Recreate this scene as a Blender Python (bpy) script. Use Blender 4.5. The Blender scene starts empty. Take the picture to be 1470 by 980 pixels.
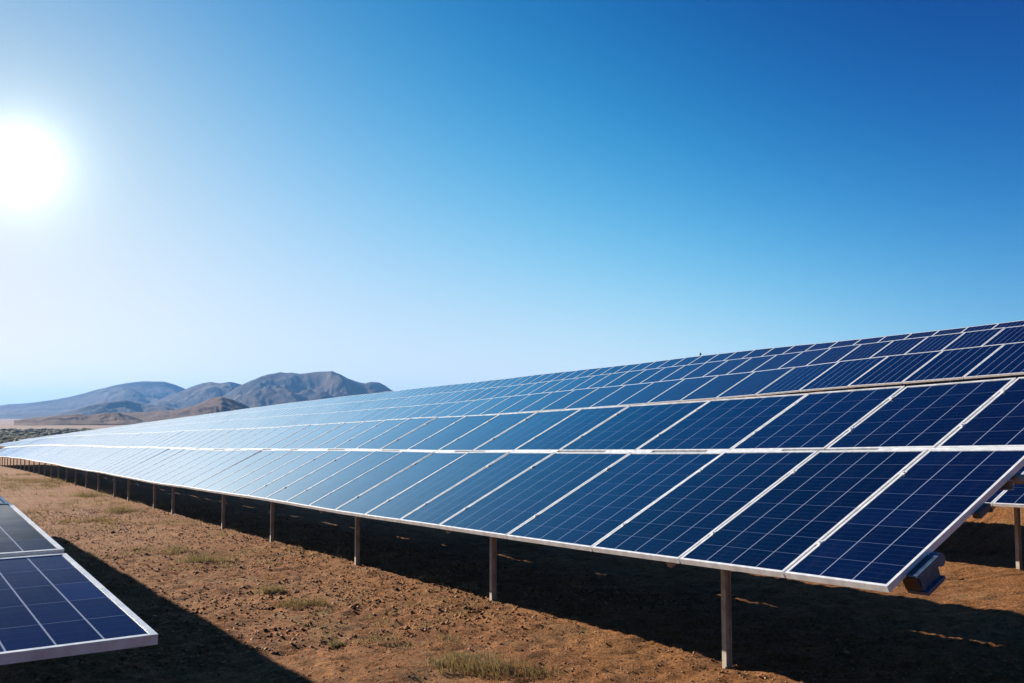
import bpy, math, random
import numpy as np
from mathutils import Matrix, Vector
R = math.radians
rnd = random.Random(7)
sc = bpy.context.scene
col = sc.collection

# ------------------------------------------------------------------ camera
CAMZ = 1.67                      # eye height; the ground under the camera is z = 0
cam_d = bpy.data.cameras.new('camera'); cam = bpy.data.objects.new('camera', cam_d); col.objects.link(cam)
cam_d.sensor_width = 36; cam_d.lens = 36 * 1414 / 1470
cam_d.clip_start = 0.05; cam_d.clip_end = 60000
cam.location = (0, 0, CAMZ); cam.rotation_euler = (R(90 + 4.33), 0, 0)
sc.camera = cam

# ------------------------------------------------------------------ light
SUN_HEAD, SUN_EL = -54.5, 22.0          # heading measured clockwise from +Y
def dirv(head, el):
    return Vector((math.sin(R(head)) * math.cos(R(el)), math.cos(R(head)) * math.cos(R(el)), math.sin(R(el))))
sd = bpy.data.lights.new('sun', 'SUN'); sd.energy = 5.0; sd.angle = R(0.5); sd.color = (1.0, 0.93, 0.83)
so = bpy.data.objects.new('sun', sd); col.objects.link(so)
so.rotation_euler = (-dirv(SUN_HEAD, SUN_EL)).to_track_quat('-Z', 'Y').to_euler()

world = bpy.data.worlds.new('World'); sc.world = world; world.use_nodes = True
nt = world.node_tree; nt.nodes.clear()
def N(nt, t, **k):
    n = nt.nodes.new(t)
    for a, b in k.items(): setattr(n, a, b)
    return n
def L(nt, a, b): nt.links.new(a, b)
def mathn(nt, op, a, b=None, c=None, clamp=False):
    n = N(nt, 'ShaderNodeMath', operation=op); n.use_clamp = clamp
    for i, x in enumerate((a, b, c)):
        if x is None: continue
        if isinstance(x, (int, float)): n.inputs[i].default_value = x
        else: L(nt, x, n.inputs[i])
    return n.outputs[0]
sky = N(nt, 'ShaderNodeTexSky', sky_type='NISHITA')
sky.sun_disc = False; sky.sun_elevation = R(SUN_EL); sky.sun_rotation = R(SUN_HEAD)
sky.altitude = 1500; sky.air_density = 1.0; sky.dust_density = 0.15; sky.ozone_density = 4.0
# clear dry air: blue deepens upward, pales sunward; unseen sky darkened to deepen shadows
tc = N(nt, 'ShaderNodeTexCoord')
sz = N(nt, 'ShaderNodeSeparateXYZ'); L(nt, tc.outputs['Generated'], sz.inputs[0])
dp = N(nt, 'ShaderNodeVectorMath', operation='DOT_PRODUCT'); L(nt, tc.outputs['Generated'], dp.inputs[0])
dp.inputs[1].default_value = dirv(-26.9, 13.1)
ang = mathn(nt, 'ARCCOSINE', mathn(nt, 'MINIMUM', dp.outputs['Value'], 0.999999))
zc = mathn(nt, 'MAXIMUM', sz.outputs[2], 0.0); ac = mathn(nt, 'MINIMUM', ang, 2.4)
BASE = [[-3.2097, -2.1363, -1.5717], [-20.3961, -8.3011, -4.0523], [5.8846, 1.5136, 0.7011], [14.5908, 8.0513, 4.8779], [-0.4564, -0.3346, -0.6751], [0.824, 0.8602, 1.1794]]
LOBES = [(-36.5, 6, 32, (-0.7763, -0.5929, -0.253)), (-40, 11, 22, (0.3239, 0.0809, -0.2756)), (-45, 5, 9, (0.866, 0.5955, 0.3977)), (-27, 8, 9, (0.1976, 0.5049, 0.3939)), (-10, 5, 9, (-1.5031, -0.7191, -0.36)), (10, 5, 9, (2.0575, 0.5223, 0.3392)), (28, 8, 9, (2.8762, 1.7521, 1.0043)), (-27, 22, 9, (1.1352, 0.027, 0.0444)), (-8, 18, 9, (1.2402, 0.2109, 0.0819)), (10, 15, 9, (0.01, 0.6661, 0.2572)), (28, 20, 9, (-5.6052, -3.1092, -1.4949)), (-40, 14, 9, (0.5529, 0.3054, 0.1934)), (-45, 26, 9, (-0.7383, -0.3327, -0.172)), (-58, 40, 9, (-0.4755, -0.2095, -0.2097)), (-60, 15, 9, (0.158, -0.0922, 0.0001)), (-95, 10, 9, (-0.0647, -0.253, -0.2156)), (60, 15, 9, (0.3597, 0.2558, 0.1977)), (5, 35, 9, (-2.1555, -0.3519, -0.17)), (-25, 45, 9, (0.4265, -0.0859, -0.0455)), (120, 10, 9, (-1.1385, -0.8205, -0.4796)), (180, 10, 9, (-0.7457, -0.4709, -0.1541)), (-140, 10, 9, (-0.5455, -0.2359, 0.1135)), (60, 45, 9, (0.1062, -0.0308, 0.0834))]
#COEFEND
acc = N(nt, 'ShaderNodeCombineXYZ')
bt = [None, zc, mathn(nt, 'MULTIPLY', zc, zc), mathn(nt, 'SQRT', zc), mathn(nt, 'EXPONENT', mathn(nt, 'MULTIPLY', ac, -3.0)), mathn(nt, 'EXPONENT', mathn(nt, 'MULTIPLY', zc, -25.0))]
for i_ in range(3):
    e_ = None
    for tq, cq in zip(bt, BASE):
        e_ = float(cq[i_]) if tq is None else mathn(nt, 'MULTIPLY_ADD', tq, cq[i_], e_)
    if not isinstance(e_, float): L(nt, e_, acc.inputs[i_])
total = acc.outputs[0]
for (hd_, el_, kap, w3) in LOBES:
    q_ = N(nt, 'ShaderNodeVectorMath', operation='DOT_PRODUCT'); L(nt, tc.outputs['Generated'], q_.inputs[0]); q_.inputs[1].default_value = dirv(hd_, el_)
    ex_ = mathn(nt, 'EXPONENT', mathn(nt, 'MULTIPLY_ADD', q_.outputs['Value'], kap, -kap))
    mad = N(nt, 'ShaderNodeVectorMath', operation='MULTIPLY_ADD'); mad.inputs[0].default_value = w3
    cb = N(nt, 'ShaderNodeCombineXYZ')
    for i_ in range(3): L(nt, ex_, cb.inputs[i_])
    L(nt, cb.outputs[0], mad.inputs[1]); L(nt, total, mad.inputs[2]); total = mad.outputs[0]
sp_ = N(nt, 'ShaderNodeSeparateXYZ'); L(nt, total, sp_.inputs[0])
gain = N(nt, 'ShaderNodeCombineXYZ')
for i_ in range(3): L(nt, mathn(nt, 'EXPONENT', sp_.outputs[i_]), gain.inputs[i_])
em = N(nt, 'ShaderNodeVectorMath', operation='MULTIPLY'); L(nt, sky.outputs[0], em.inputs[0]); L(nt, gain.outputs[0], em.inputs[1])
# bright aureole of the sky around the sun
def glow(width, power, amp):
    q = mathn(nt, 'POWER', mathn(nt, 'DIVIDE', ang, R(width)), power)
    return mathn(nt, 'MULTIPLY', mathn(nt, 'EXPONENT', mathn(nt, 'MULTIPLY', q, -1.0)), amp)
g1 = mathn(nt, 'ADD', glow(1.15, 1.0, 15.0), glow(7.0, 1.3, 1.5))
gc1 = N(nt, 'ShaderNodeVectorMath', operation='SCALE'); gc1.inputs[0].default_value = (1, 0.98, 0.95); L(nt, g1, gc1.inputs['Scale'])
ad2 = N(nt, 'ShaderNodeVectorMath', operation='ADD'); L(nt, em.outputs[0], ad2.inputs[0]); L(nt, gc1.outputs[0], ad2.inputs[1])
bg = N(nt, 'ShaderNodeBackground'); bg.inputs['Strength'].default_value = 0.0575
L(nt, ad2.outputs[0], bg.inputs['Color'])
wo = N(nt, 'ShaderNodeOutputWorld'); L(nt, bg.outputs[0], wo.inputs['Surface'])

sc.view_settings.view_transform = 'Standard'; sc.view_settings.look = 'None'
sc.view_settings.exposure = 1.4; sc.view_settings.gamma = 1.0; sc.view_settings.use_curve_mapping = False
try:
    sc.cycles.max_bounces = 6; sc.cycles.volume_bounces = 0; sc.cycles.use_denoising = True
except Exception: pass

# ------------------------------------------------------------------ frames of reference
HD = R(30.5)
U = np.array([-math.sin(HD), math.cos(HD)])      # along the rows, away from the camera
V = np.array([math.cos(HD), math.sin(HD)])       # across the rows, up the hillside
S = 0.0314                                        # the ground falls gently along the rows
def sstep(a, b, x):
    t = np.clip((np.asarray(x, float) - a) / (np.asarray(b, float) - a), 0, 1); return t * t * (3 - 2 * t)
def fall(u):                                      # long profile of the ground along the rows
    u = np.asarray(u, float)
    k = 40.0
    soft = -k * np.logaddexp(-u / k, -480.0 / k)  # smooth minimum of u and 480
    near = np.where(u < -25, -25 + (u + 25) * 0.1, u)
    uu = np.where(u < 200, near, soft)
    return -S * uu
def swell(u, v):                                  # the ground swells gently further down the rows
    k = sstep(5, 17, v); return 0.43 * sstep(8 + 14 * k, 75 + 25 * k, u)
def hill(v):
    v = np.asarray(v, float)
    xs = [-1e5, -60, 0, 12.6, 16.6, 18.5, 22.0, 28.0, 34.0, 45.0, 90.0, 400, 1e5]
    ys = [-1.0, -0.3, 0, 0, 1.75, 2.0, 2.95, 4.0, 4.9, 4.6, 0.5, 0, 0]
    return np.interp(v, xs, ys)
def ground(u, v):
    u = np.asarray(u, float); v = np.asarray(v, float)
    return fall(u) + swell(u, v) + hill(v) * (1 - sstep(480, 900, u))
def xyz(u, v, z): return Vector((u * U[0] + v * V[0], u * U[1] + v * V[1], z))
def uv_of(x, y): return x * U[0] + y * U[1], x * V[0] + y * V[1]

# value noise on numpy arrays
_rs = np.random.RandomState(3); _tab = _rs.rand(256, 256)
def vnoise(x, y):
    xi = np.floor(x).astype(int); yi = np.floor(y).astype(int); fx = x - xi; fy = y - yi
    fx = fx * fx * (3 - 2 * fx); fy = fy * fy * (3 - 2 * fy)
    a = _tab[xi % 256, yi % 256]; b = _tab[(xi + 1) % 256, yi % 256]; c = _tab[xi % 256, (yi + 1) % 256]; d = _tab[(xi + 1) % 256, (yi + 1) % 256]
    return (a * (1 - fx) + b * fx) * (1 - fy) + (c * (1 - fx) + d * fx) * fy - 0.5
def fbm(x, y, o=4, ridge=False):
    t = 0; a = 1.0; s = 0
    for i in range(o):
        n = vnoise(x * 2 ** i + 17.3 * i, y * 2 ** i + 9.1 * i) * 2
        t = t + a * ((1 - 2 * np.abs(n)) if ridge else n); s += a; a *= 0.5
    return t / s

# ------------------------------------------------------------------ materials
def mat(name, color=(0.5, 0.5, 0.5), rough=0.5, metal=0.0, spec=None):
    m = bpy.data.materials.new(name); m.use_nodes = True
    b = m.node_tree.nodes['Principled BSDF']
    b.inputs['Base Color'].default_value = (*color, 1); b.inputs['Roughness'].default_value = rough
    b.inputs['Metallic'].default_value = metal
    if spec is not None: b.inputs['Specular IOR Level'].default_value = spec
    return m
def bs(m): return m.node_tree.nodes['Principled BSDF']
def noise(nt, vec, scale, detail=5, rough=0.6, dist=0.0):
    n = N(nt, 'ShaderNodeTexNoise'); n.inputs['Scale'].default_value = scale; n.inputs['Detail'].default_value = detail
    n.inputs['Roughness'].default_value = rough; n.inputs['Distortion'].default_value = dist
    if vec is not None: L(nt, vec, n.inputs['Vector'])
    return n.outputs['Fac']
def ramp(nt, fac, stops):
    r = N(nt, 'ShaderNodeValToRGB'); e = r.color_ramp.elements
    while len(e) < len(stops): e.new(0.5)
    for q, (p, c) in zip(e, stops): q.position = p; q.color = (*c, 1) if len(c) == 3 else c
    L(nt, fac, r.inputs[0]); return r.outputs[0]
def mixc(nt, fac, a, b, mode='MIX'):
    n = N(nt, 'ShaderNodeMix', data_type='RGBA', blend_type=mode)
    for s, x in ((n.inputs[0], fac), (n.inputs[6], a), (n.inputs[7], b)):
        if isinstance(x, (int, float)): s.default_value = x
        elif isinstance(x, tuple): s.default_value = (*x, 1)
        else: L(nt, x, s)
    return n.outputs[2]
def bump(nt, h, strength, dist, b, prev=None):
    n = N(nt, 'ShaderNodeBump'); n.inputs['Strength'].default_value = strength; n.inputs['Distance'].default_value = dist
    L(nt, h, n.inputs['Height'])
    if prev is not None: L(nt, prev, n.inputs['Normal'])
    return n.outputs[0]

# anodised aluminium of the panel frames
M_frame = mat('aluminium_frame', (0.80, 0.80, 0.79), 0.38, 0.35)
t = M_frame.node_tree; c = N(t, 'ShaderNodeTexCoord')
f = noise(t, c.outputs['Object'], 14, 4)
L(t, ramp(t, f, [(0.3, (0.52, 0.52, 0.51)), (0.7, (0.70, 0.70, 0.68))]), bs(M_frame).inputs['Base Color'])
L(t, ramp(t, f, [(0.3, (0.30,) * 3), (0.7, (0.48,) * 3)]), bs(M_frame).inputs['Roughness'])
M_steel = mat('weathered_steel', (0.3, 0.25, 0.19), 0.55, 0.25)
t = M_steel.node_tree; c = N(t, 'ShaderNodeTexCoord')
f = noise(t, c.outputs['Object'], 9, 6)
L(t, ramp(t, f, [(0.3, (0.26, 0.205, 0.15)), (0.55, (0.38, 0.315, 0.235)), (0.8, (0.48, 0.41, 0.32))]), bs(M_steel).inputs['Base Color'])
M_back = mat('backsheet', (0.03, 0.03, 0.035), 0.6)
M_dark = mat('dark_steel', (0.06, 0.065, 0.075), 0.45, 0.4)
M_box = mat('painted_blue_grey_steel', (0.16, 0.24, 0.34), 0.35, 0.3)
t = M_box.node_tree; c = N(t, 'ShaderNodeTexCoord')
L(t, ramp(t, noise(t, c.outputs['Object'], 20, 5), [(0.3, (0.035, 0.065, 0.11)), (0.75, (0.08, 0.14, 0.21))]), bs(M_box).inputs['Base Color'])
M_rust = mat('rusty_ochre_steel', (0.06, 0.034, 0.014), 0.65, 0.2)

# glass over silicon cells; UV.x counts columns, UV.y counts rows of cells
def glass_mat(name, vline, hline, finger, ior=1.42, blue=1.0):
    m = mat(name, (0.01, 0.02, 0.08), 0.09); t = m.node_tree; b = bs(m)
    uvn = N(t, 'ShaderNodeUVMap'); uvn.uv_map = 'UVMap'
    sp = N(t, 'ShaderNodeSeparateXYZ'); L(t, uvn.outputs[0], sp.inputs[0])
    def lines(src, mult, half):
        fr = mathn(t, 'FRACT', mathn(t, 'ADD', mathn(t, 'MULTIPLY', src, mult), 0.5))
        d = mathn(t, 'ABSOLUTE', mathn(t, 'SUBTRACT', fr, 0.5))
        return mathn(t, 'LESS_THAN', d, half)
    lv = lines(sp.outputs[0], 1.0, vline); lh = lines(sp.outputs[1], 1.0, hline)
    fh = lines(sp.outputs[1], 4.0, finger * 4)
    tcn = N(t, 'ShaderNodeTexCoord'); oi = N(t, 'ShaderNodeObjectInfo')
    # each cell slightly different, cloudy crystals inside
    fl = N(t, 'ShaderNodeVectorMath', operation='FLOOR'); 
    L(t, uvn.outputs[0], fl.inputs[0])
    av = N(t, 'ShaderNodeVectorMath', operation='ADD'); L(t, fl.outputs[0], av.inputs[0]); L(t, oi.outputs['Location'], av.inputs[1])
    wn = N(t, 'ShaderNodeTexWhiteNoise', noise_dimensions='3D'); L(t, av.outputs[0], wn.inputs['Vector'])
    cell = ramp(t, wn.outputs['Value'], [(0, (0.0004, 0.0014, 0.008)), (1, (0.0009, 0.0030, 0.016))])
    cr = noise(t, tcn.outputs['Object'], 22, 3)
    if blue != 1.0: cell = mixc(t, 1.0, cell, (blue * .8, blue, blue * 1.15), 'MULTIPLY')
    cell = mixc(t, mathn(t, 'MULTIPLY', cr, 0.35), cell, (0.0016, 0.005, 0.022))
    pv_ = ramp(t, oi.outputs['Random'], [(0, (0.35,) * 3), (1, (1.1,) * 3)])
    cell = mixc(t, 1.0, cell, pv_, 'MULTIPLY')
    x1 = mixc(t, mathn(t, 'MULTIPLY', fh, 0.12), cell, (0.12, 0.18, 0.36))
    x2 = mixc(t, mathn(t, 'MULTIPLY', lh, 0.42), x1, (0.13, 0.165, 0.26))
    x3 = mixc(t, mathn(t, 'MULTIPLY', lv, 0.9), x2, (0.21, 0.235, 0.31))
    # thin dust film, streaked down the slope, heavier near the lower edge
    mp = N(t, 'ShaderNodeMapping'); mp.inputs['Scale'].default_value = (0.7, 5.0, 1.0); L(t, tcn.outputs['Object'], mp.inputs['Vector'])
    du = noise(t, mp.outputs[0], 2.5, 6, 0.7)
    dd = mathn(t, 'MULTIPLY', mathn(t, 'MAXIMUM', mathn(t, 'SUBTRACT', du, 0.50), 0.0), 0.04)
    x4 = mixc(t, dd, x3, (0.42, 0.36, 0.30))
    L(t, x4, b.inputs['Base Color'])
    b.inputs['IOR'].default_value = ior; b.inputs['Specular Tint'].default_value = (0.2, 0.42, 0.8, 1)
    
    rr = mathn(t, 'MULTIPLY_ADD', du, 0.08, 0.04)
    L(t, rr, b.inputs['Roughness'])
    nb = bump(t, noise(t, tcn.outputs['Object'], 1.6, 2), 0.10, 0.02, b); L(t, nb, b.inputs['Normal'])
    if ior > 1.3:
        # the coated glass turns mirror-like at shallow angles
        lw = N(t, 'ShaderNodeLayerWeight'); lw.inputs['Blend'].default_value = 0.5; L(t, nb, lw.inputs['Normal'])
        fr = ramp(t, lw.outputs['Facing'], [(0.50, (0,) * 3), (0.65, (0.06,) * 3), (0.73, (0.20,) * 3), (0.78, (0.38,) * 3), (0.83, (0.58,) * 3), (0.88, (0.80,) * 3), (0.94, (0.96,) * 3)])
        gl = N(t, 'ShaderNodeBsdfGlossy'); gl.inputs['Color'].default_value = (0.93, 0.98, 1.0, 1); L(t, rr, gl.inputs['Roughness']); L(t, nb, gl.inputs['Normal'])
        mx = N(t, 'ShaderNodeMixShader'); L(t, fr, mx.inputs[0]); L(t, b.outputs[0], mx.inputs[1]); L(t, gl.outputs[0], mx.inputs[2])
        L(t, mx.outputs[0], [n for n in t.nodes if n.type == 'OUTPUT_MATERIAL'][0].inputs['Surface'])
    return m
M_glass = glass_mat('panel_glass', 0.013, 0.009, 0.004)
M_glass_far = glass_mat('panel_glass_back_rows', 0.022, 0.0, 0.0)
M_glass_left = glass_mat('antireflective_panel_glass', 0.022, 0.010, 0.003, 1.045, 5.0)

# soil
def soil_mat():
    m = mat('desert_soil', (0.3, 0.18, 0.1), 0.95, spec=0.15); t = m.node_tree; b = bs(m)
    g = N(t, 'ShaderNodeNewGeometry'); P = g.outputs['Position']
    n1 = noise(t, P, 0.35, 6, 0.65); n2 = noise(t, P, 2.3, 7, 0.7); n3 = noise(t, P, 26, 6, 0.75); n4 = noise(t, P, 95, 4, 0.7)
    base = ramp(t, n1, [(0.30, (0.2028, 0.06872, 0.01555)), (0.50, (0.273, 0.1031, 0.02457)), (0.70, (0.3277, 0.1477, 0.043))])
    grey = ramp(t, n2, [(0.35, (0.1011, 0.03851, 0.01205)), (0.65, (0.3034, 0.1481, 0.05821))])
    x = mixc(t, 0.45, base, grey)
    grain = ramp(t, n3, [(0.30, (0.16,) * 3), (0.50, (0.85,) * 3), (0.70, (1.45,) * 3)])
    x = mixc(t, 0.85, x, grain, 'MULTIPLY')
    gr2 = ramp(t, n4, [(0.30, (0.45,) * 3), (0.65, (1.2,) * 3)])
    x = mixc(t, 0.6, x, gr2, 'MULTIPLY')
    # sparse olive dead grass stain in patches
    pg = ramp(t, noise(t, P, 0.9, 5, 0.7), [(0.56, (0,) * 3), (0.68, (1,) * 3)])
    x = mixc(t, mathn(t, 'MULTIPLY', pg, 0.35), x, (0.20, 0.16, 0.075))
    L(t, x, b.inputs['Base Color'])
    vo = N(t, 'ShaderNodeTexVoronoi'); vo.inputs['Scale'].default_value = 30; L(t, P, vo.inputs['Vector'])
    b1 = bump(t, n2, 0.5, 0.06, b); b2 = bump(t, n3, 0.9, 0.03, b, b1)
    b3 = bump(t, vo.outputs['Distance'], 0.5, 0.012, b, b2); b4 = bump(t, n4, 0.7, 0.008, b, b3)
    L(t, b4, b.inputs['Normal'])
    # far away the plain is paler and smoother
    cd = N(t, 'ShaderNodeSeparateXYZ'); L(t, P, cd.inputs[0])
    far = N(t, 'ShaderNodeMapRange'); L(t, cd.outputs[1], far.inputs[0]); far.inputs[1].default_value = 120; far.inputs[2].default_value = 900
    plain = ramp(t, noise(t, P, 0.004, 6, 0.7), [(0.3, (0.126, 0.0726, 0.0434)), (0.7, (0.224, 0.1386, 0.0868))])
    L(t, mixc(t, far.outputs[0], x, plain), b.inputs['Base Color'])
    return m
M_soil = soil_mat()

# ------------------------------------------------------------------ mesh helpers
def link(o, parent=None):
    col.objects.link(o)
    if parent is not None: o.parent = parent
    return o
def tag(o, label=None, cat=None, group=None, kind=None):
    if label: o['label'] = label
    if cat: o['category'] = cat
    if group: o['group'] = group
    if kind: o['kind'] = kind
    return o
def mesh_np(name, verts, faces, mats, smooth=False, mi=None):
    me = bpy.data.meshes.new(name); v = np.asarray(verts, np.float32); f = np.asarray(faces, np.int32)
    k = f.shape[1]
    me.vertices.add(len(v)); me.vertices.foreach_set('co', v.ravel())
    me.loops.add(f.size); me.loops.foreach_set('vertex_index', f.ravel())
    me.polygons.add(len(f)); me.polygons.foreach_set('loop_start', np.arange(0, f.size, k, dtype=np.int32))
    try: me.polygons.foreach_set('loop_total', np.full(len(f), k, dtype=np.int32))
    except Exception: pass
    me.update(calc_edges=True)
    for m in mats: me.materials.append(m)
    if smooth: me.polygons.foreach_set('use_smooth', np.ones(len(f), bool))
    if mi is not None: me.polygons.foreach_set('material_index', np.asarray(mi, np.int32))
    me.validate(); return me
class MB:
    """collects convex prisms with a material index and uv, builds one mesh"""
    def __init__(s): s.v = []; s.f = []; s.m = []; s.uv = []
    def quad(s, pts, m=0, uv=None):
        b = len(s.v); s.v += [tuple(p) for p in pts]; s.f.append(tuple(range(b, b + len(pts)))); s.m.append(m)
        s.uv.append(uv or [(0.5, 0.5)] * len(pts))
    def box(s, a, b, m=0, M=None, skip=()):
        x0, y0, z0 = a; x1, y1, z1 = b
        P = [Vector(p) for p in ((x0,y0,z0),(x1,y0,z0),(x1,y1,z0),(x0,y1,z0),(x0,y0,z1),(x1,y0,z1),(x1,y1,z1),(x0,y1,z1))]
        if M is not None: P = [M @ p for p in P]
        for i, q in enumerate(((0,3,2,1),(4,5,6,7),(0,1,5,4),(1,2,6,5),(2,3,7,6),(3,0,4,7))):
            if i in skip: continue
            s.quad([P[k] for k in q], m)
    def prism(s, prof, p0, p1, m=0, up=(0, 0, 1)):
        """extrude a 2D profile (list of (a,b)) from p0 to p1"""
        p0 = Vector(p0); p1 = Vector(p1); d = (p1 - p0).normalized(); upv = Vector(up)
        a = upv.cross(d)
        if a.length < 1e-4: a = Vector((1, 0, 0)).cross(d)
        a.normalize(); b = d.cross(a)
        A = [p0 + a * x + b * y for x, y in prof]; B = [p1 + a * x + b * y for x, y in prof]; n = len(prof)
        for i in range(n):
            j = (i + 1) % n; s.quad([A[i], A[j], B[j], B[i]], m)
        s.quad(A[::-1], m); s.quad(B, m)
    def mesh(s, name, mats):
        me = bpy.data.meshes.new(name); me.from_pydata(s.v, [], s.f)
        for m in mats: me.materials.append(m)
        me.polygons.foreach_set('material_index', s.m)
        ul = me.uv_layers.new(name='UVMap'); ul.data.foreach_set('uv', [c for q in s.uv for p in q for c in p])
        me.update(); return me
    def build(s, name, mats, parent=None, M=None):
        o = bpy.data.objects.new(name, s.mesh(name, mats)); link(o, parent)
        if M is not None: o.matrix_local = M
        return o
I_PROF = [(a_ * 0.72, b_ * 0.72) for a_, b_ in [(-.032,-.04),(.032,-.04),(.032,-.033),(.004,-.033),(.004,.033),(.032,.033),(.032,.04),(-.032,.04),(-.032,.033),(-.004,.033),(-.004,-.033),(-.032,-.033)]]
C_PROF = [(-.025,-.03),(.025,-.03),(.025,-.024),(-.019,-.024),(-.019,.024),(.025,.024),(.025,.03),(-.025,.03)]
TAU = R(26.6)

# ------------------------------------------------------------------ sky, ground
def axis(lo, hi, fine0, fine1, step, grow):
    a = [fine0]
    while a[-1] < fine1: a.append(a[-1] + step)
    s = step; up = [a[-1]]
    while up[-1] < hi: s *= grow; up.append(up[-1] + s)
    s = step; dn = [a[0]]
    while dn[-1] > lo: s *= grow; dn.append(dn[-1] - s)
    return np.array(dn[::-1][:-1] + a + up[1:])
ua = axis(-3000, 16000, 1.0, 16.0, 0.045, 1.032)
va = axis(-16000, 16000, -3.5, 7.0, 0.045, 1.035)
UU, VV = np.meshgrid(ua, va, indexing='ij')
ZZ = ground(UU, VV)
dist = np.hypot(UU, VV)
def micro(u, v):
    d = np.hypot(u, v); near = 1 - sstep(25, 90, d)
    return near * (0.035 * fbm(u * 0.9, v * 0.9, 3) + 0.026 * fbm(u * 4.3 + 5, v * 4.3, 3) + 0.026 * fbm(u * 11, v * 11 + 3, 2, True))
ZZ = ZZ + micro(UU, VV) + (sstep(60, 400, dist)) * 0.25 * fbm(UU / 25, VV / 25, 3)
X = UU * U[0] + VV * V[0]; Y = UU * U[1] + VV * V[1]
nu, nv = UU.shape; idx = np.arange(nu * nv).reshape(nu, nv)
faces = np.stack([idx[:-1, :-1], idx[1:, :-1], idx[1:, 1:], idx[:-1, 1:]], -1).reshape(-1, 4)[:, ::-1]
g_o = link(bpy.data.objects.new('ground', mesh_np('ground', np.stack([X, Y, ZZ], -1).reshape(-1, 3), faces, [M_soil], True)))
tag(g_o, kind='structure')
def gz(u, v):
    return float(ground(u, v) + micro(np.array(u, float), np.array(v, float)))

# ------------------------------------------------------------------ mountains
def mountain_mat(name, c0, c1, c2, scale):
    m = mat(name, c1, 0.95, spec=0.1); t = m.node_tree; g = N(t, 'ShaderNodeNewGeometry'); P = g.outputs['Position']
    n = noise(t, P, scale, 8, 0.68); n2 = noise(t, P, scale * 9, 6, 0.7)
    x = ramp(t, n, [(0.32, c0), (0.5, c1), (0.68, c2)])
    x = mixc(t, 0.5, x, ramp(t, n2, [(0.3, (0.6,) * 3), (0.7, (1.3,) * 3)]), 'MULTIPLY')
    L(t, x, bs(m).inputs['Base Color'])
    L(t, bump(t, n2, 1.0, 1.2 / scale * 0.02, bs(m)), bs(m).inputs['Normal'])
    return m
def px_dir(px, py):
    a = (px - 735) / 1414; b = (490 - py) / 1414; p = R(4.33)
    return a, math.cos(p) - b * math.sin(p), b * math.cos(p) + math.sin(p)
def mountain(name, sil, dist, depth, base_z, m, seed, ridge=0.4, freq=1.0, na=420, nd=110, crest=0.55):
    """a real hill mass whose crest height over each heading comes from sil"""
    hs_, zs_ = [], []
    for px, py in sil:
        a, f, zz = px_dir(px, py); hd = math.atan2(a, f); R0 = dist
        hs_.append(hd); zs_.append(CAMZ + zz / math.hypot(a, f) * R0 - base_z)
    hh = np.linspace(hs_[0], hs_[-1], na); tt = np.linspace(0, 1, nd)
    A, T = np.meshgrid(hh, tt, indexing='ij')
    Hc = np.interp(A, hs_, zs_)
    s = A * dist / 1000 * freq + seed; q = T * depth / 1000 * freq
    # warped spurs running down from the crest
    w = 0.35 * fbm(s * 1.3, q * 1.3 + seed, 3)
    prof = np.where(T < crest, (T / crest), (1 - T) / (1 - crest)); prof = np.clip(prof, 0, 1) ** 0.9
    rg = fbm(s * 2.2 + w + T * 1.2, q * 0.9 + w, 5, True)
    det = fbm(s * 6, q * 6 + seed, 4)
    H = Hc * prof * (1 + (2.4 * ridge * (rg - 0.45) + 0.34 * det) * (1 - prof ** 5))
    H = np.minimum(H, Hc * (0.25 + 0.75 * prof ** 0.5))
    H = H + Hc * 0.02 * fbm(s * 14, q * 14, 2) 
    r = dist + (T - crest) * depth
    k = 1 + (T - crest) * depth / dist * 0.0
    Xm = np.sin(A) * r; Ym = np.cos(A) * r; Zm = base_z - 6 + H * k + 6 * (prof > 0)
    n0, n1 = A.shape; ix = np.arange(n0 * n1).reshape(n0, n1)
    fc = np.stack([ix[:-1, :-1], ix[1:, :-1], ix[1:, 1:], ix[:-1, 1:]], -1).reshape(-1, 4)
    o = link(bpy.data.objects.new(name, mesh_np(name, np.stack([Xm, Ym, Zm], -1).reshape(-1, 3), fc, [m], True)))
    return tag(o, kind='structure')
M_m1 = mountain_mat('far_rock', (0.025, 0.02, 0.0187), (0.045, 0.034, 0.0286), (0.07, 0.0525, 0.04125), 0.0012)
M_m2 = mountain_mat('mountain_rock', (0.0175, 0.0125, 0.011), (0.0375, 0.025, 0.0187), (0.1, 0.065, 0.044), 0.0025)  # brightest tone paints sunlit tan patches into the rock colour
M_m3 = mountain_mat('brown_hill_soil', (0.055, 0.0275, 0.016), (0.095, 0.05, 0.029), (0.145, 0.085, 0.05), 0.012)
BZ = -15.0
mountain('mountains', [(-260,598),(-180,590),(-90,586),(-40,584),(0,582),(12,580),(30,579),(52,577),(75,574),(100,569),(122,564),(140,559),(160,554),(182,549),(205,547),(235,548),(252,552),(268,558),(290,566),(330,575),(400,585),(460,597)],
         8600, 3600, BZ, M_m1, 3.1, 0.35, 0.5)
mountain('mountains', [(150,598),(190,588),(215,578),(240,569),(258,562),(275,555),(290,550),(303,548),(318,549),(330,548),(345,551),(360,556),(400,570),(450,590),(480,598)],
         7000, 2600, BZ, M_m2, 8.4, 0.4, 0.8)
mountain('mountains', [(205,599),(250,590),(290,580),(320,568),(345,553),(362,545),(385,537),(402,534),(418,534),(430,536),(447,535),(462,533),(476,532),(488,536),(500,543),(512,547),(524,550),(532,548),(545,549),(553,553),(562,560),(580,566),(640,580),(720,598)],
         6000, 2600, BZ, M_m2, 5.2, 0.5, 1.0)
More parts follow.
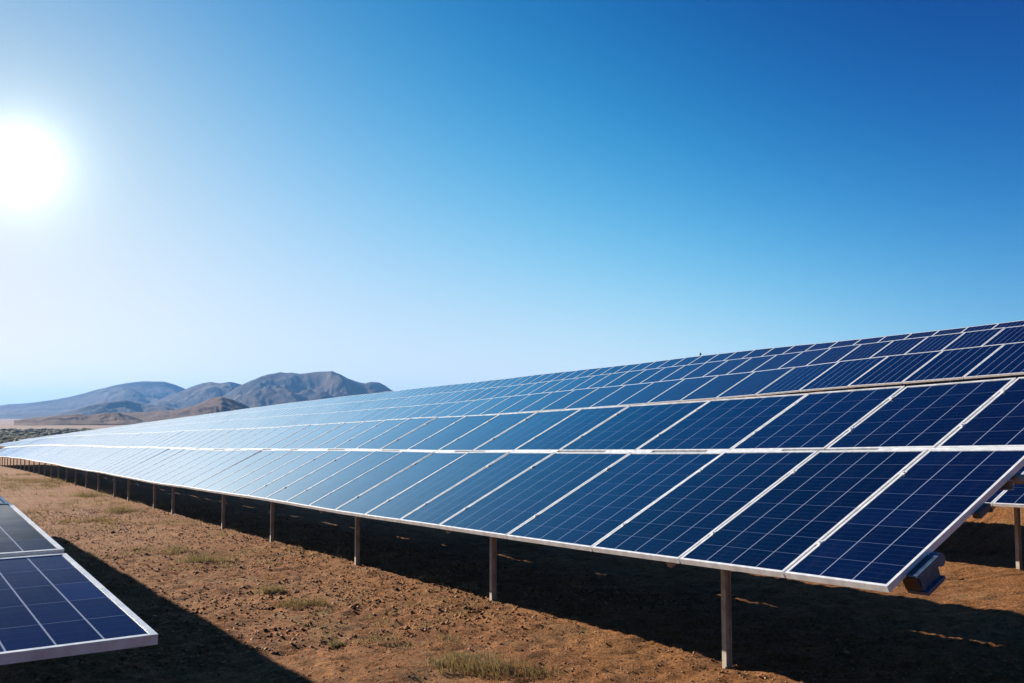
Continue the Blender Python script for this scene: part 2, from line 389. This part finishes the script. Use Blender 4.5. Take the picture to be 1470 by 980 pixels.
mountain('foothills', [(60,599),(90,592),(105,589),(120,584),(135,580),(150,577),(165,576),(180,574),(200,578),(215,580),(240,584),(270,590),(300,599)],
         5200, 1200, BZ, M_m2, 12.7, 0.6, 1.8, 260, 70)
mountain('brown_hill', [(85,602),(120,599),(150,594),(185,592),(220,590),(250,588),(275,583),(292,577),(305,571),(318,569),(332,572),(345,577),(358,584),(380,588),(420,592),(480,600)],
         2600, 700, BZ, M_m3, 2.7, 0.25, 2.5, 320, 80)
mountain('low_hill', [(20,603),(50,599),(80,597),(110,594),(128,596),(150,592),(170,592),(188,597),(205,603)], 2100, 300, BZ, M_m3, 22.7, 0.4, 5.0, 200, 60)

# ------------------------------------------------------------------ haze
hz = MB(); hz.box((-9500, -400, -40), (6500, 13500, 330), 0)
M_haze = bpy.data.materials.new('haze_air'); M_haze.use_nodes = True; t = M_haze.node_tree; t.nodes.clear()
pv = N(t, 'ShaderNodeVolumePrincipled'); pv.inputs['Color'].default_value = (0.17, 0.42, 0.85, 1); pv.inputs['Density'].default_value = 5e-5
pv.inputs['Anisotropy'].default_value = 0.2
om = N(t, 'ShaderNodeOutputMaterial'); L(t, pv.outputs[0], om.inputs['Volume'])
HAZE = True
if HAZE:
    ho = hz.build('haze', [M_haze]); tag(ho, kind='stuff')

# ------------------------------------------------------------------ solar panels
_pm = {}
def panel_meshes(w, l, nc, nr, glass, lip=0.019, th=0.038, seedflip=0):
    """frame and laminate for a panel; X up the slope, Y along the row, Z out of the glass"""
    k = (round(w, 3), round(l, 3), nc, nr, glass.name, lip)
    if k in _pm: return _pm[k]
    f = MB()
    f.box((0, 0, -th), (lip, w, 0)); f.box((l - lip, 0, -th), (l, w, 0))
    f.box((lip, 0, -th), (l - lip, lip, 0)); f.box((lip, w - lip, -th), (l - lip, w, 0))
    g = MB(); m = 0.002; x0 = lip - m; x1 = l - lip + m; z = -0.004
    # uv: x counts columns (along the row), y counts rows (up the slope)
    g.quad([(x0, x0, z), (x1, x0, z), (x1, w - x0, z), (x0, w - x0, z)], 0, [(0, 0), (0, nr), (nc, nr), (nc, 0)])
    g.quad([(x0, x0, z - .006), (x0, w - x0, z - .006), (x1, w - x0, z - .006), (x1, x0, z - .006)], 1)
    _pm[k] = (f.mesh('panel_frame', [M_frame]), g.mesh('solar_panel', [glass, M_back]))
    return _pm[k]
def add_panel(parent, M, w, l, nc, nr, glass, lip=0.019):
    fm, gm_ = panel_meshes(w, l, nc, nr, glass, lip)
    p = bpy.data.objects.new('solar_panel', gm_); link(p, parent); p.matrix_local = M
    q = bpy.data.objects.new('panel_frame', fm); link(q, p)
    return p

def rowz(h0, u, extra=None):          # height of a row's low edge (relative to the eye) at u
    z = CAMZ + h0 - S * u + float(swell(u, 4.45 if h0 < 0 else 20.0))
    z += 0.010 * math.sin(u * 0.43 + h0 * 7) + 0.004 * math.sin(u * 1.1 + h0 * 3)
    if extra: z += extra(u)
    return z
def panel_matrix(v0, h0, u0, u1, s, extra=None, jitter=0.0):
    """matrix whose origin sits at the near low corner; row rises s metres up the slope"""
    def pt(u):
        return xyz(u, v0 + s * math.cos(TAU), rowz(h0, u, extra) + s * math.sin(TAU))
    a = pt(u0); b = pt(u1); y = (b - a).normalized()
    sx = xyz(0, math.cos(TAU), math.sin(TAU)); z = sx.cross(y).normalized(); x = y.cross(z).normalized()
    if jitter:
        z = (z + x * rnd.gauss(0, jitter) + y * rnd.gauss(0, jitter)).normalized(); x = y.cross(z).normalized(); y = z.cross(x)
    M = Matrix((x, y, z)).transposed().to_4x4(); M.translation = a
    return M
def array_root(v0, u, label, group):
    o = bpy.data.objects.new('solar_array', None); link(o); o.location = xyz(u, v0 + .65, float(ground(u, v0 + .65)))
    o.empty_display_size = 0.5
    tag(o, label, 'solar array', group); return o
GAP = 0.016
def detailed_array(v0, h0, seams, rows, label, group, posts, glass, cells=None, extra=None, lip=0.019, rear=False, cover=True, jitter=0.002):
    """seams: u positions of panel joints; rows: list of (s0, length, cell_rows)"""
    root = array_root(v0, seams[0], label, group); inv = Matrix.Translation(-root.location)
    for (s0, l, nr) in rows:
        for i in range(len(seams) - 1):
            a, b = seams[i], seams[i + 1]
            M = panel_matrix(v0, h0, a + GAP / 2, b - GAP / 2, s0, extra, jitter)
            nc = (cells[i] if cells and i < len(cells) else (4 if glass is M_glass else 6))
            w = round(b - a - GAP, 3)
            add_panel(root, inv @ M, w, l, nc, nr, glass, lip)
    smax = rows[-1][0] + rows[-1][1]
    def at(u, s, dn): # point under the panels
        y = xyz(1, 0, -S).normalized(); sx = xyz(0, math.cos(TAU), math.sin(TAU)); z = sx.cross(y)
        return xyz(u, v0 + s * math.cos(TAU), rowz(h0, u, extra) + s * math.sin(TAU)) - z * dn - root.location
    ss = [0.35, 1.25] + ([1.95, 2.5] if smax > 2 else [])
    n = max(1, int((seams[-1] - seams[0]) / 4))
    us = np.linspace(seams[0] + 0.02, seams[-1] - 0.02, n + 1)
    for s in ss:
        pb = MB()
        for a, b in zip(us[:-1], us[1:]): pb.prism(C_PROF, at(a, s, 0.069), at(b, s, 0.069))
        pb.build('purlin', [M_steel], root)
    for u in posts:
        rb = MB(); rb.prism([(-.025, -.035), (.025, -.035), (.025, .035), (-.025, .035)], at(u, 0.12, 0.136), at(u, smax - 0.12, 0.136)); rb.build('rafter', [M_steel], root)
        for s in ([0.727] + ([2.25] if rear and smax > 2 else [])):
            top = at(u, s, 0.15); v = v0 + s * math.cos(TAU); zb = float(ground(u, v)) - 0.25 - root.location.z
            top.z -= 0.0
            c = MB(); c.prism(I_PROF, (top.x, top.y, zb), (top.x, top.y, top.z + 0.06), up=(*V, 0)); c.build('post', [M_steel], root)
    if cover and len(rows) > 1:
        s = rows[0][0] + rows[0][1] + (rows[1][0] - rows[0][0] - rows[0][1]) / 2
        u = seams[0] + 0.01; hw = (rows[1][0] - rows[0][0] - rows[0][1]) / 2 - 0.001
        while u < seams[-1] - 0.05:
            e = min(u + rnd.uniform(0.7, 1.9), seams[-1] - 0.01)
            sb = MB(); sb.prism([(-hw, -.004), (hw, -.004), (hw, .004), (-hw, .004)], at(u, s, 0.008), at(e, s, 0.008), up=at(u, 0, -1) - at(u, 0, 0))
            sb.build('cover_strip', [M_frame], root)
            u = e + rnd.uniform(0.45, 1.1)
    return root, inv, at

# front row
V0, H0 = 4.45, -0.809
seA = [3.59, 4.345, 5.31, 6.35, 7.665, 9.02, 9.98, 11.0]
while seA[-1] < 100: seA.append(seA[-1] + 1.0)
cellsA = [3, 4, 4, 5, 5, 4, 4]
rowsA = [(0, 1.586, 8), (1.622, 1.108, 5)]
postA = [5.63, 9.17, 13.0, 16.95, 20.24, 25.0, 27.3, 31.2, 33.8, 37.3]
while postA[-1] < 100: postA.append(postA[-1] + 3.1)
cuts = [0, 13, 33, 53, 73, len(seA) - 1]
labA = ['front row table of dark blue panels at the near right end, above the nearest posts',
        'front row table of blue panels, second from the near right end',
        'front row table of pale shining panels, third from the near right end',
        'front row table of glare white panels, fourth from the near right end, over close-set posts',
        'front row table of glare white panels at the far left end of the row']
first = None
for k in range(5):
    a, b = cuts[k], cuts[k + 1]; se = seA[a:b + 1]
    r_ = detailed_array(V0, H0, se, rowsA, labA[k], 'tables of the front row of solar panels',
                        [p for p in postA if se[0] < p < se[-1]], M_glass, (cellsA if k == 0 else None))
    if first is None: first = r_
# fittings at the near end of the front row
root, inv, at = first
def local_frame(u, s):
    M = panel_matrix(V0, H0, u, u + 0.5, s); return inv @ M
for k_, us_ in enumerate(seA[1:cuts[1]]):
    for s_ in (0.35, 1.25, 1.95, 2.5):
        cb_ = MB(); cb_.box((-0.022, -0.019, -0.002), (0.022, 0.019, 0.004)); cb_.box((-0.007, -0.007, 0.0045), (0.007, 0.007, 0.010))
        cb_.build('clamp', [M_frame], root, local_frame(us_, s_))
Mx = local_frame(3.60, 0.15) @ Matrix.Scale(0.70, 4)
b = MB()
# gearbox housing under the edge: tapered body, cap flange, side plate
def taper(b, x0, x1, y0, y1, z0, z1, k, m=0):
    cx_, cy_ = (x0 + x1) / 2, (y0 + y1) / 2
    T = [(x0, y0, z1), (x1, y0, z1), (x1, y1, z1), (x0, y1, z1)]
    B_ = [(cx_ + (x - cx_) * k, cy_ + (y - cy_) * k, z0) for x, y, _ in T]
    b.quad(T, m); b.quad(B_[::-1], m)
    for i in range(4):
        j = (i + 1) % 4; b.quad([T[i], B_[i], B_[j], T[j]], m)
dv = bpy.data.objects.new('drive_unit', None)
b = MB(); taper(b, 0.04, 0.30, -0.09, 0.06, -0.20, -0.040, 0.86)
b.box((0.02, -0.10, -0.058), (0.32, 0.07, -0.040))
dvo = b.build('drive_unit', [M_box], root, Mx); tag(dvo, 'blue grey steel drive housing hanging under the end panel')
b = MB(); b.box((0.045, -0.11, -0.225), (0.295, 0.075, -0.201)); b.box((0.06, -0.10, -0.240), (0.28, 0.065, -0.226)); b.build('cap_flange', [M_box], dvo)
b = MB(); b.box((0.012, -0.075, -0.17), (0.045, 0.05, -0.06)); b.build('rusty_bracket', [M_rust], dvo)
b = MB()
for i in range(12):
    a0, a1 = i * math.pi / 6, (i + 1) * math.pi / 6
    P0 = (0.36 + .055 * math.cos(a0), -0.02, -0.10 + .055 * math.sin(a0)); P1 = (0.36 + .055 * math.cos(a1), -0.02, -0.10 + .055 * math.sin(a1))
    b.quad([(P0[0], -0.075, P0[2]), (P1[0], -0.075, P1[2]), (P1[0], 0.06, P1[2]), (P0[0], 0.06, P0[2])]); b.quad([(0.36, -0.075, -0.10), (P1[0], -0.075, P1[2]), (P0[0], -0.075, P0[2])])
b.build('motor', [M_box], dvo)
Mx = local_frame(3.60, 0.86)
b = MB(); b.box((0.0, -0.02, -0.075), (0.12, 0.03, -0.040)); b.box((0.10, -0.025, -0.09), (0.118, 0.035, -0.0755)); b.build('edge_bracket', [M_dark], root, Mx)
Mx = local_frame(3.60, 1.36)
b = MB(); tube = [(.03 * math.cos(i * math.pi / 6), .03 * math.sin(i * math.pi / 6)) for i in range(12)]
b.prism(tube, (0, -0.14, -0.09), (0, 1.4, -0.09)); b.build('tube_end', [M_steel], root, Mx)

# table behind the front row, seen under its right end
VB, HB = 10.93, -0.80
def fitB():
    se = [3.3 + 1.0 * i for i in range(11)]
    detailed_array(VB, HB, se, [(0, 1.585, 8)], 'low table of dark panels seen under the right end of the front row', None,
                   [4.35, 7.45, 10.55], M_glass, rear=False)
fitB()

# rows up the hillside
def row_back(v0, h0, width, u0, u_det, u_end, name, nsec, farlen, group, extra=None, lip=0.024, cells=None):
    us = [u0 + width * i for i in range(int((u_det - u0) / width) + 1)]
    per = math.ceil((len(us) - 1) / nsec)
    words = ['first', 'second', 'third', 'fourth', 'fifth', 'sixth', 'seventh', 'eighth', 'ninth', 'tenth', 'eleventh', 'twelfth', 'thirteenth', 'fourteenth', 'fifteenth', 'sixteenth', 'seventeenth']
    k = 0; i = 0
    while i < len(us) - 1:
        se = us[i:i + per + 1]
        detailed_array(v0, h0, se, [(0, 1.6, 6)], '%s table from the right, %s' % (words[k], name), group,
                       list(np.arange(se[0] + 1.5, se[-1], 4.2)), M_glass_far, extra=extra, lip=lip, jitter=0.002)
        i += per; k += 1
    u = us[-1]
    while u < u_end:
        n = int(farlen / width); b = MB(); o_loc = xyz(u, v0 + .65, float(ground(u, v0 + .65))); inv = Matrix.Translation(-o_loc)
        for j in range(n):
            a = u + j * width + 0.01; M = inv @ panel_matrix(v0, h0, a, a + width - 0.02, 0, extra, 0.002); w = width - 0.02; l = 1.6
            b.box((0, 0, -.038), (lip, w, 0), 1, M); b.box((l - lip, 0, -.038), (l, w, 0), 1, M)
            b.box((lip, 0, -.038), (l - lip, lip, 0), 1, M); b.box((lip, w - lip, -.038), (l - lip, w, 0), 1, M)
            x0 = lip - .002; z = -.004
            b.quad([M @ Vector(p) for p in ((x0, x0, z), (l - x0, x0, z), (l - x0, w - x0, z), (x0, w - x0, z))], 0, [(0, 0), (0, 6), (8, 6), (8, 0)])
        for j in range(0, n, 4):
            a = u + j * width; p = xyz(a, v0 + .65, 0) - Vector((o_loc.x, o_loc.y, 0)); zt = rowz(h0, a, extra) + .2 - o_loc.z
            b.prism([(-.04, -.04), (.04, -.04), (.04, .04), (-.04, .04)], (p.x, p.y, float(ground(a, v0 + .65)) - .2 - o_loc.z), (p.x, p.y, zt), 2)
        o = b.build('solar_array', [M_glass_far, M_frame, M_steel]); o.location = o_loc
        tag(o, '%s table from the right, %s' % (words[k], name), 'solar array', group)
        u += n * width; k += 1
row_back(17.2, 1.06, 1.40, 5.0, 90, 330, 'second row of panels up the slope', 4, 48, 'tables of the second row', extra=lambda u: -0.11 * float(sstep(16, 45, u)) + 0.08 * (1 - float(sstep(9, 20, u))))
row_back(21.57, 1.945, 1.10, 6.0, 94, 420, 'third row of panels up the slope', 4, 60, 'tables of the third row', extra=lambda u: -0.13 * float(sstep(20, 55, u)))
row_back(27.0, 2.86, 1.05, 8.0, 92, 520, 'fourth row of panels, on the crest', 4, 80, 'tables of the fourth row',
         extra=lambda u: -0.13 * (1 - float(sstep(16, 34, u))))
row_back(33.0, 3.37, 1.05, 8.0, 50, 50, 'fifth row, a thin sliver on the crest', 2, 60, 'tables of the fifth row')

# small dark sensor knob standing on the crest row
su = 24.0
for su in (32.4,):
    b = MB(); b.prism([(.03 * math.cos(i * math.pi / 4), .03 * math.sin(i * math.pi / 4)) for i in range(8)], (0, 0, -0.35), (0, 0, 0.02))
    p = xyz(su, 28.5, rowz(2.86, su) + 0.72 + 0.02 - 0.012)
    r = bpy.data.objects.new('weather_sensor', None); link(r); r.location = p; r.scale = (0.8, 0.8, 0.8); tag(r, 'tiny dark sensor knob standing up from the top edge of the panels', 'sensor')
    b.build('stem', [M_dark], r)
    b = MB()
    prof = [(0.0, .02), (.05, .03), (.075, .07), (.06, .12), (.02, .15), (0, .155)]
    for (r0, z0), (r1, z1) in zip(prof[:-1], prof[1:]):
        for i in range(10):
            a0, a1 = i * math.pi / 5, (i + 1) * math.pi / 5
            b.quad([(r0 * math.cos(a0), r0 * math.sin(a0), z0), (r0 * math.cos(a1), r0 * math.sin(a1), z0), (r1 * math.cos(a1), r1 * math.sin(a1), z1), (r1 * math.cos(a0), r1 * math.sin(a0), z1)])
    b.build('dome', [M_dark], r)

# near left table: almost flat, corner in view at the lower left
def left_table(corner, heading, rise, n_along, n_across, label, depth_len=1.585, det=True):
    y = dirv(heading, rise); cross = Vector((-math.cos(R(heading)), math.sin(R(heading)), 0))   # to the left
    # panel local: X along y (away), Y to the left, Z up
    z = y.cross(cross).normalized(); x = y
    root = bpy.data.objects.new('solar_array', None); link(root)
    c = Vector(corner); u, v = uv_of(c.x, c.y); root.location = (c.x, c.y, gz(u, v)); inv = Matrix.Translation(-root.location)
    tag(root, label, 'solar array', 'tables at the near left')
    for i in range(n_along):
        for j in range(n_across):
            o = c + y * (i * (depth_len + 0.045)) + cross * (j * 1.016) + z * (0.012 * (i % 2))
            M = Matrix((x, cross, z)).transposed().to_4x4(); M.translation = o
            add_panel(root, inv @ M, 1.0, depth_len, 6, 5, M_glass_left, 0.022)
    Ln = n_along * (depth_len + .045); Wd = n_across * 1.016
    for s in (0.35, 1.25):
        for i in range(n_along):
            p = MB(); a = c + y * (i * (depth_len + .045) + s) - z * 0.07; p.prism(C_PROF, a + cross * 0.05 - root.location, a + cross * (Wd - .05) - root.location)
            p.build('purlin', [M_steel], root)
    for t_ in (0.25, 0.75) if n_along < 4 else (0.1, 0.5, 0.9):
        for w_ in (0.35 * Wd, 0.85 * Wd):
            p = MB(); a = c + y * (Ln * t_) + cross * w_ - z * 0.1; uu, vv = uv_of(a.x, a.y)
            p.prism(I_PROF, (a.x - root.location.x, a.y - root.location.y, gz(uu, vv) - .2 - root.location.z), a - root.location); p.build('post', [M_steel], root)
    return root
D = 0.80
k = D / 0.22068
left_table((-0.35926 * k, 1.01957 * k, CAMZ - D), -35.7, 4.28, 3, 3, 'near-flat table of navy panels at the lower left corner of the view')
left_table((-0.35926 * k - 5.0 * math.sin(R(35.7)) + 0.10, 1.01957 * k + 5.0 * math.cos(R(35.7)), CAMZ + 0.25), -31.2, -1.8, 10, 3, 'near-flat table beyond the lower left one, mostly outside the view')

# ------------------------------------------------------------------ plants and stones
M_dry = mat('dry_grass', (0.26, 0.21, 0.09), 0.9, spec=0.1)
t = M_dry.node_tree; g = N(t, 'ShaderNodeNewGeometry'); 
L(t, ramp(t, noise(t, g.outputs['Position'], 18, 4), [(0.3, (0.13, 0.10, 0.04)), (0.5, (0.27, 0.20, 0.09)), (0.72, (0.42, 0.32, 0.16))]), bs(M_dry).inputs['Base Color'])
M_green = mat('grey_green_leaf', (0.12, 0.12, 0.06), 0.85, spec=0.1)
t = M_green.node_tree; g = N(t, 'ShaderNodeNewGeometry')
L(t, ramp(t, noise(t, g.outputs['Position'], 25, 4), [(0.3, (0.11, 0.075, 0.025)), (0.5, (0.23, 0.155, 0.06)), (0.72, (0.38, 0.26, 0.11))]), bs(M_green).inputs['Base Color'])
for m_ in (M_dry, M_green):
    t = m_.node_tree; b_ = bs(m_); out = [n for n in t.nodes if n.type == 'OUTPUT_MATERIAL'][0]
    tr = N(t, 'ShaderNodeBsdfTranslucent'); L(t, b_.inputs['Base Color'].links[0].from_socket, tr.inputs['Color'])
    mx = N(t, 'ShaderNodeMixShader'); mx.inputs[0].default_value = 0.3; L(t, b_.outputs[0], mx.inputs[1]); L(t, tr.outputs[0], mx.inputs[2]); L(t, mx.outputs[0], out.inputs['Surface'])
def px_ground(px, py):
    a, f, z = px_dir(px, py); vec = Vector((a, f, z)); tt = CAMZ / -z
    for _ in range(30):
        u, v = uv_of(a * tt, f * tt); zg = gz(u, v); tt = (CAMZ - zg) / -z
    return uv_of(a * tt, f * tt)
def blades(n, rad, h, lean, rs, wid=0.004):
    """curved blades as strips of 2 quads + tip"""
    V_, F_ = [], []
    for i in range(n):
        r = rad * math.sqrt(rs.random()) ; a = rs.uniform(0, 6.283); bx, by = r * math.cos(a), r * math.sin(a)
        hh = h * rs.uniform(.4, 1.0) * (1 - 0.5 * (r / rad) ** 2); la = rs.uniform(0, 6.283) * .6 + a * .4; ln = lean * rs.uniform(.2, 1.3) * hh
        w = wid * rs.uniform(.6, 1.4); pa = rs.uniform(0, 6.283); px_, py_ = math.cos(pa) * w, math.sin(pa) * w
        b = len(V_)
        for t_ in (0, .4, .75, 1.0):
            cx_, cy_, cz_ = bx + math.cos(la) * ln * t_ * t_, by + math.sin(la) * ln * t_ * t_, hh * (t_ - .25 * t_ * t_ * lean)
            ww = 1 - t_ * .9
            V_ += [(cx_ - px_ * ww, cy_ - py_ * ww, cz_), (cx_ + px_ * ww, cy_ + py_ * ww, cz_)]
        for q in range(3): F_.append((b + 2 * q, b + 2 * q + 1, b + 2 * q + 3, b + 2 * q + 2))
    return V_, F_
rs = random.Random(11)
def bush(u, v, rad, h, label, mats=(None, None), n=260, lean=0.8, name='dry_bush', elong=1.0):
    r = bpy.data.objects.new(name, None); link(r); r.location = xyz(u, v, gz(u, v) - 0.01); tag(r, label, 'bush', 'scrub plants on the bare soil')
    Vb, Fb = [], []
    nl = max(3, int(4 + rad * 14))
    for q in range(nl):
        a = rs.uniform(0, 6.28); d = rad * rs.uniform(0, .8); V1, F1 = blades(n // nl, rad * .45, h * rs.uniform(.55, 1.0), lean, rs)
        off = len(Vb); Vb += [(x + math.cos(a) * d * elong, y + math.sin(a) * d, z) for x, y, z in V1]; Fb += [tuple(i + off for i in f_) for f_ in F1]
    o = bpy.data.objects.new('foliage', mesh_np('foliage', Vb, Fb, [mats[0] or M_dry])); link(o, r)
    V1, F1 = blades(max(26, n // 10), rad * .5, h * 1.15, .6, rs, 0.003)
    o = bpy.data.objects.new('stems', mesh_np('stems', V1, F1, [mats[1] or M_dry])); link(o, r)
    return r
bushes = [
 (700, 962, .30, .17, 'largest olive scrub bush at the bottom edge, between the two nearest posts', M_green, 560, 1.7),
 (655, 948, .20, .10, 'low straw coloured tuft touching the largest bush on its left', M_dry, 420, 1.3),
 (432, 870, .20, .11, 'small grey green bush left of the third post with a dark shadow', M_green, 520, 1.3),
 (383, 850, .16, .13, 'straw tuft just behind the small grey green bush', M_dry, 300, 1.2),
 (545, 916, .26, .09, 'wide low straw tuft in the middle of the bare strip', M_dry, 420, 1.6),
 (482, 925, .10, .07, 'smallest straw tuft at the lower left of the wide low one', M_dry, 160, 1.0),
 (292, 808, .35, .22, 'thin twiggy weed clump standing beside the left table shadow', M_dry, 420, 1.4),
 (262, 792, .30, .16, 'sparse straw clump behind the twiggy weeds', M_dry, 300, 1.4),
 (140, 748, .45, .14, 'flat dark green mat of scrub right of the left table shadow tip', M_green, 520, 2.0),
 (172, 736, .45, .22, 'straw bush standing behind the flat dark green mat', M_dry, 420, 1.6),
 (120, 712, .7, .30, 'wide straw bush close to the far posts', M_dry, 520, 1.8),
 (60, 692, .9, .30, 'olive bush among the far left posts', M_green, 520, 2.0),
 (20, 690, .9, .30, 'straw bush at the left edge of the view', M_dry, 520, 2.0)]
for px, py, rad, h, lb, mt, n, el in bushes:
    u, v = px_ground(px, py); bush(u, v, rad * 1.1, h * 1.35, lb, (mt, M_dry), int(n * 1.5), 0.8, elong=el)
# gravel and clods
def scatter_stones(n, seed):
    r = np.random.RandomState(seed)
    # candidate points, denser near the camera
    u = 2.0 + 26 * r.rand(n) ** 1.7; v = -4.0 + 11 * r.rand(n)
    dens = fbm(u * 1.1 + 3, v * 1.1, 3) + 0.35 * r.randn(n); kp = dens > -0.15; u = u[kp]; v = v[kp]; n = len(u)
    s = 0.003 + 0.008 * r.rand(n) ** 3 * (1 + (u > 8)); s[r.rand(n) < 0.006] *= 2.2
    z = ground(u, v) + micro(u, v)
    ico = np.array([(0,0,1),(1,0,0),(0,1,0),(-1,0,0),(0,-1,0),(0,0,-1)], float)
    fi = np.array([(0,1,2),(0,2,3),(0,3,4),(0,4,1),(5,2,1),(5,3,2),(5,4,3),(5,1,4)])
    P = ico[None] * (1 + 0.7 * (r.rand(n, 6, 1) - .5)) * s[:, None, None] * np.stack([1 + .6 * r.rand(n), 1 + .6 * r.rand(n), .6 + .4 * r.rand(n)], -1)[:, None, :]
    th = r.rand(n) * 6.28; c_, s_ = np.cos(th), np.sin(th)
    Xp = P[..., 0] * c_[:, None] - P[..., 1] * s_[:, None]; Yp = P[..., 0] * s_[:, None] + P[..., 1] * c_[:, None]
    Xp += (u * U[0] + v * V[0])[:, None]; Yp += (u * U[1] + v * V[1])[:, None]; Zp = P[..., 2] + (z + s * 0.25)[:, None]
    F = fi[None] + (np.arange(n) * 6)[:, None, None]
    return np.stack([Xp, Yp, Zp], -1).reshape(-1, 3), F.reshape(-1, 3)
M_stone = mat('gravel_stone', (0.3, 0.2, 0.13), 0.9, spec=0.2)
t = M_stone.node_tree; g = N(t, 'ShaderNodeNewGeometry')
L(t, ramp(t, g.outputs['Random Per Island'], [(0, (0.0656, 0.02822, 0.0102)), (0.35, (0.164, 0.06703, 0.02295)), (0.75, (0.2788, 0.127, 0.051)), (1, (0.3444, 0.2187, 0.1173))]), bs(M_stone).inputs['Base Color'])
sv, sf = scatter_stones(170000, 5)
o = link(bpy.data.objects.new('gravel', mesh_np('gravel', sv, sf, [M_stone]))); tag(o, 'reddish gravel and clods strewn over the bare soil', 'gravel', kind='stuff')
# short dead grass as a thin mass
def grass_mass():
    r = np.random.RandomState(9); rp = random.Random(4); Vb, Fb = [], []
    n = 0
    while n < 1300:
        u = 4 + 56 * rp.random() ** 1.15; v = rp.uniform(-6, 6.0)
        if float(fbm(np.array(u * .35 + 9), np.array(v * .5), 3)) < (0.0 if u > 14 else 0.13): continue
        sc_ = 1 + u / 25; V1, F1 = blades(26 if u < 20 else 18, .09 * sc_, (.035 + .08 * rp.random()) * sc_, 1.1, rp, 0.003 * sc_)
        p = xyz(u, v, gz(u, v) - .004); off = len(Vb); Vb += [(x + p.x, y + p.y, z + p.z) for x, y, z in V1]; Fb += [tuple(i + off for i in f_) for f_ in F1]; n += 1
    o = link(bpy.data.objects.new('dry_grass', mesh_np('dry_grass', Vb, Fb, [M_dry]))); tag(o, 'short dead grass scattered between the tables', 'grass', kind='stuff')
grass_mass()
# planted field beyond the foot of the slope: rows of low green scrub
def field():
    r = np.random.RandomState(21); pts = []
    M = mat('field_scrub', (0.05, 0.06, 0.03), 0.9, spec=0.1); t = M.node_tree; g = N(t, 'ShaderNodeNewGeometry')
    L(t, ramp(t, g.outputs['Random Per Island'], [(0, (0.045, 0.045, 0.020)), (0.6, (0.085, 0.078, 0.036)), (1, (0.16, 0.12, 0.065))]), bs(M).inputs['Base Color'])
    ys = []; y = 330.0
    while y < 1150: ys.append(y); y += 6 + y * 0.011
    V_, F_ = [], []
    ico = np.array([(1,0,.1),(.31,.95,.1),(-.81,.59,.1),(-.81,-.59,.1),(.31,-.95,.1),(.5,.36,.8),(-.2,.6,.85),(-.6,0,.75),(-.2,-.6,.85),(.5,-.36,.8),(0,0,1.05)])
    fi = [(0,1,5),(1,6,5),(1,2,6),(2,7,6),(2,3,7),(3,8,7),(3,4,8),(4,9,8),(4,0,9),(0,5,9),(5,6,10),(6,7,10),(7,8,10),(8,9,10),(9,5,10)]
    for y in ys:
        x = -0.62 * y
        while x < -0.28 * y:
            sz = (1.1 + y / 420) * r.uniform(.5, 1.3); yy = y + r.randn() * 1.6
            if r.rand() < .88:
                u, v = uv_of(x, yy); z = float(ground(u, v)); b = len(V_)
                q = ico * (1 + .5 * (r.rand(11, 1) - .5)) * (sz * 1.3, sz, sz * .5) + (x, yy, z - .1)
                V_ += q.tolist(); F_ += [tuple(i + b for i in f_) for f_ in fi]
            x += sz * r.uniform(1.3, 2.2)
    o = link(bpy.data.objects.new('field_scrub', mesh_np('field_scrub', V_, F_, [M]))); tag(o, 'dark green low crop rows on the plain at the far left', 'crop field', kind='stuff')
field()
print('objects', len(bpy.data.objects))
